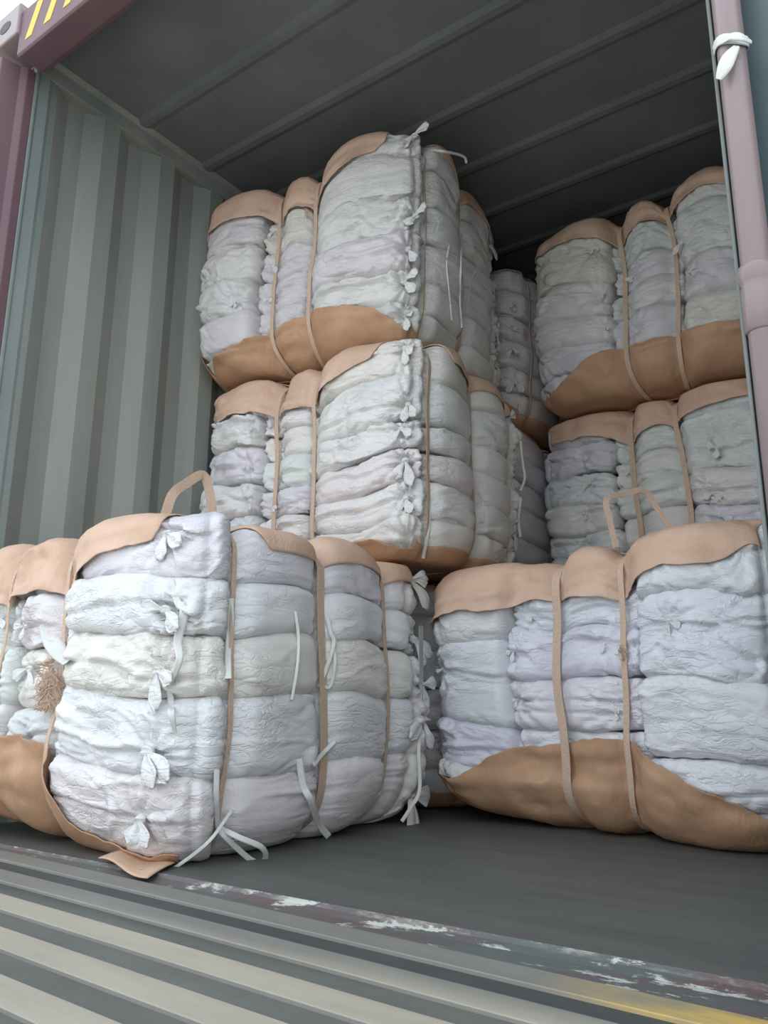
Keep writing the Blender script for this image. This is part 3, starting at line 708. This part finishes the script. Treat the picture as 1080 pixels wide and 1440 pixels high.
full_bale(org=(-1.14, 1.80, .85), th=.0, W=.89, D=1.1, H=.78, seed=73, knots=[(.5,), (.5,), (.9,)], label='shadowed bale deep behind the middle left bale', tint=(.9, .87, .93), **low)
full_bale(org=(-1.14, 1.28, 0), th=.0, W=.96, D=1.4, H=.80, seed=79, knots=[(.5,), (.5,), (.9,)], label='bottom bale hidden under the left stack, behind the nearest bale', **low)
full_bale(org=(-.10, 2.42, 0), th=-.03, W=1.1, D=1.1, H=.81, seed=83, knots=[(.5,), (.5,), (.5,)], label='bottom bale hidden under the right stack, behind the bluish bale', **low)

# ------------------------------------------------------------------ loose ties, loops and tatters
A.tape([(243, 818), (252, 845), (258, 868, .02), (262, 890, .03), (252, 925, .03), (240, 955, .02)], .022, taper=True)
A.tape([(238, 955), (243, 980, .02), (246, 1005, .03), (248, 1028, .02)], .018, taper=True)
A.tape([(322, 842), (321, 880), (319, 915), (318, 955)], .016)
A.tape([(413, 860), (418, 900), (415, 940), (408, 985)], .008)
A.tape([(460, 868), (465, 890), (468, 905, .012), (464, 925), (448, 965)], .012)
A.tape([(468, 905), (470, 935), (463, 965), (446, 960)], .009)
A.tape([(470, 1042), (450, 1056, .02), (438, 1075)], .012)
A.tape([(418, 1068), (424, 1105), (428, 1125, .02), (445, 1148, .05), (462, 1176, .06)], .018)
A.tape([(303, 1080), (301, 1120), (303, 1158, .01), (318, 1165, .03), (345, 1184, .05), (356, 1182, .06), (352, 1168, .06), (330, 1162, .04), (306, 1160, .01)], .013)
A.tape([(212, 1240, .0), (250, 1212, .01), (290, 1180, .01), (325, 1140, .008)], .008)
A.tape([(592, 880), (590, 960), (588, 1050), (590, 1110), (578, 1135, .03), (565, 1155, .04)], .012)
C.tape([(600, 705), (603, 730), (599, 760), (595, 782, .01)], .012)
C.tape([(672, 692), (679, 710), (676, 735, .012)], .010)
C.tape([(730, 620), (735, 650), (738, 672, .02), (732, 690)], .010)
C.tape([(731, 700), (729, 730), (732, 755)], .012)
D.tape([(596, 210, .0), (615, 219, .03), (635, 226, .05), (656, 229, .06)], .010)
D.tape([(648, 330), (646, 370), (645, 420), (648, 460)], .008)
D.tape([(630, 345), (627, 370), (629, 400), (634, 450)], .006)
D.tape([(668, 380), (660, 400), (655, 440)], .006)
D.tape([(700, 455), (698, 490), (700, 530)], .008)
# lifting loops standing up from the front bales
def free_loop(b, base, pix, w):
    """webbing loop: ends on the bale top, middle standing free at the base point's distance"""
    o = b.local(CAM_POS); p0 = b.on(*base); t = np.linalg.norm(p0-o); P = []
    for px, py, dt in pix:
        d = b.local(CAM_POS+cam_ray(px, py))-o; P.append(o+d/np.linalg.norm(d)*(t+dt))
    U = o-P[0]; U /= np.linalg.norm(U); U = U+np.array([.35, 0, .25])
    return ribbon('lifting_loop', P, w, U, M['strap'], b.root, thick=.003, fold=.05, smooth=False)
free_loop(A, (235, 722), [(232, 725, .02), (243, 695, .04), (262, 680, .10), (284, 668, .16), (293, 685, .16), (300, 728, .12)], .032)
free_loop(B, (860, 765), [(866, 770, .02), (858, 735, .04), (853, 702, .06), (880, 695, .10), (905, 690, .13), (922, 712, .13), (945, 748, .10)], .018)

# frayed burlap tatter on the nearest bale, and small knot on the bluish bale
def fray(b, c, r, n, seed, col=None):
    rs = np.random.RandomState(seed); V = []; Fs = []; K = b.on(c[0], c[1], .012); d = b.local(CAM_POS)-K; d /= np.linalg.norm(d)
    sdv = np.cross([0, 0, 1.0], d); sdv /= np.linalg.norm(sdv); up = np.cross(d, sdv)
    for i in range(n):
        a = rs.uniform(0, 6.28); L = r*rs.uniform(.4, 1); p0 = K+sdv*rs.normal(0, r*.35)+up*rs.normal(0, r*.9)
        t = np.linspace(0, 1, 6)[:, None]; dr = sdv*math.cos(a)+up*math.sin(a)*.8+d*rs.uniform(-.1, .4)
        P = p0+t*dr*L-t**2*up*L*rs.uniform(0, .7)+d*.006
        w = rs.uniform(.0006, .0016)*(4 if rs.rand() < .06 else 1); q = np.cross(dr, d); q /= np.linalg.norm(q)+1e-9; bb = len(V)
        for k in range(6):
            V += [P[k]+q*w, P[k]+d*w*.8, P[k]-q*w, P[k]-d*w*.8]
        for k in range(5):
            for j in range(4): Fs.append((bb+4*k+j, bb+4*k+(j+1) % 4, bb+4*k+4+(j+1) % 4, bb+4*k+4+j))
    o = mesh_obj('frayed_end', np.array(V), Fs, M['strap'], b.root, smooth=False); return o
fray(A, (72, 965), .034, 320, 5)
cn = [A.local(at_axis(px, py, 2, z)) for px, py, z in ((138, 1206, .012), (207, 1234, .002), (180, 1196, .020), (246, 1216, .006))]
gu, gv = np.meshgrid(np.linspace(0, 1, 14), np.linspace(0, 1, 10), indexing='ij'); gu = gu.ravel()[:, None]; gv = gv.ravel()[:, None]
pc = (cn[0]*(1-gu)+cn[1]*gu)*(1-gv)+(cn[2]*(1-gu)+cn[3]*gu)*gv+np.array([0, 0, 1.0])*.006*np.sin(gu*math.pi*2+gv*2)
ix = np.arange(140).reshape(14, 10); cf = mesh_obj('wrap_corner', pc, np.stack([ix[:-1, :-1], ix[1:, :-1], ix[1:, 1:], ix[:-1, 1:]], -1).reshape(-1, 4), M['wrap'], A.root)
md = cf.modifiers.new('cloth_thickness', 'SOLIDIFY'); md.thickness = .0025
fray(B, (878, 915), .014, 50, 6)
fray(D, (432, 300), .010, 40, 7)
A.tape([(62, 880), (80, 905, .01), (98, 935, .01)], .05, taper=True)

# torn white tape on the rod
tp = empty('torn_tape', (1.166, -.155, 1.3)); tag(tp, 'torn whitish strip of tape knotted round the pinkish rod near the top', 'tape scrap')
rc = np.array([1.166, -.155, 0])
def around(px, py, rad):
    p = at_axis(px, py, 1, -.18); return p
Z0 = at_axis(1040, 60, 1, -.16)[2]
th = np.linspace(-.4, 2*math.pi-.4, 30, endpoint=False)
band = np.stack([.0225*np.cos(th), .0225*np.sin(th), Z0-1.3+.006*np.sin(th*2)], 1); nb = np.stack([np.cos(th), np.sin(th), 0*th], 1)
ribbon('tape_band', band, .016, nb, M['tape'], tp, raw=True, closed=True, color=(1, 1, 1))
def fre(pix, w, nm, dy=-.182):
    P = [at_axis(px, py, 1, dy+o)-np.array([1.166, -.155, 1.3]) for px, py, o in pix]
    return ribbon(nm, P, w, (.2, -1, .1), M['tape'], tp, taper=True, fold=.6)
fre([(1036, 66, 0), (1026, 80, -.004), (1018, 98, -.006), (1011, 112, -.004)], .022, 'tape_end')
fre([(1016, 60, .0), (1028, 52, -.004), (1042, 53, -.004), (1056, 60, .01)], .013, 'tape_end')
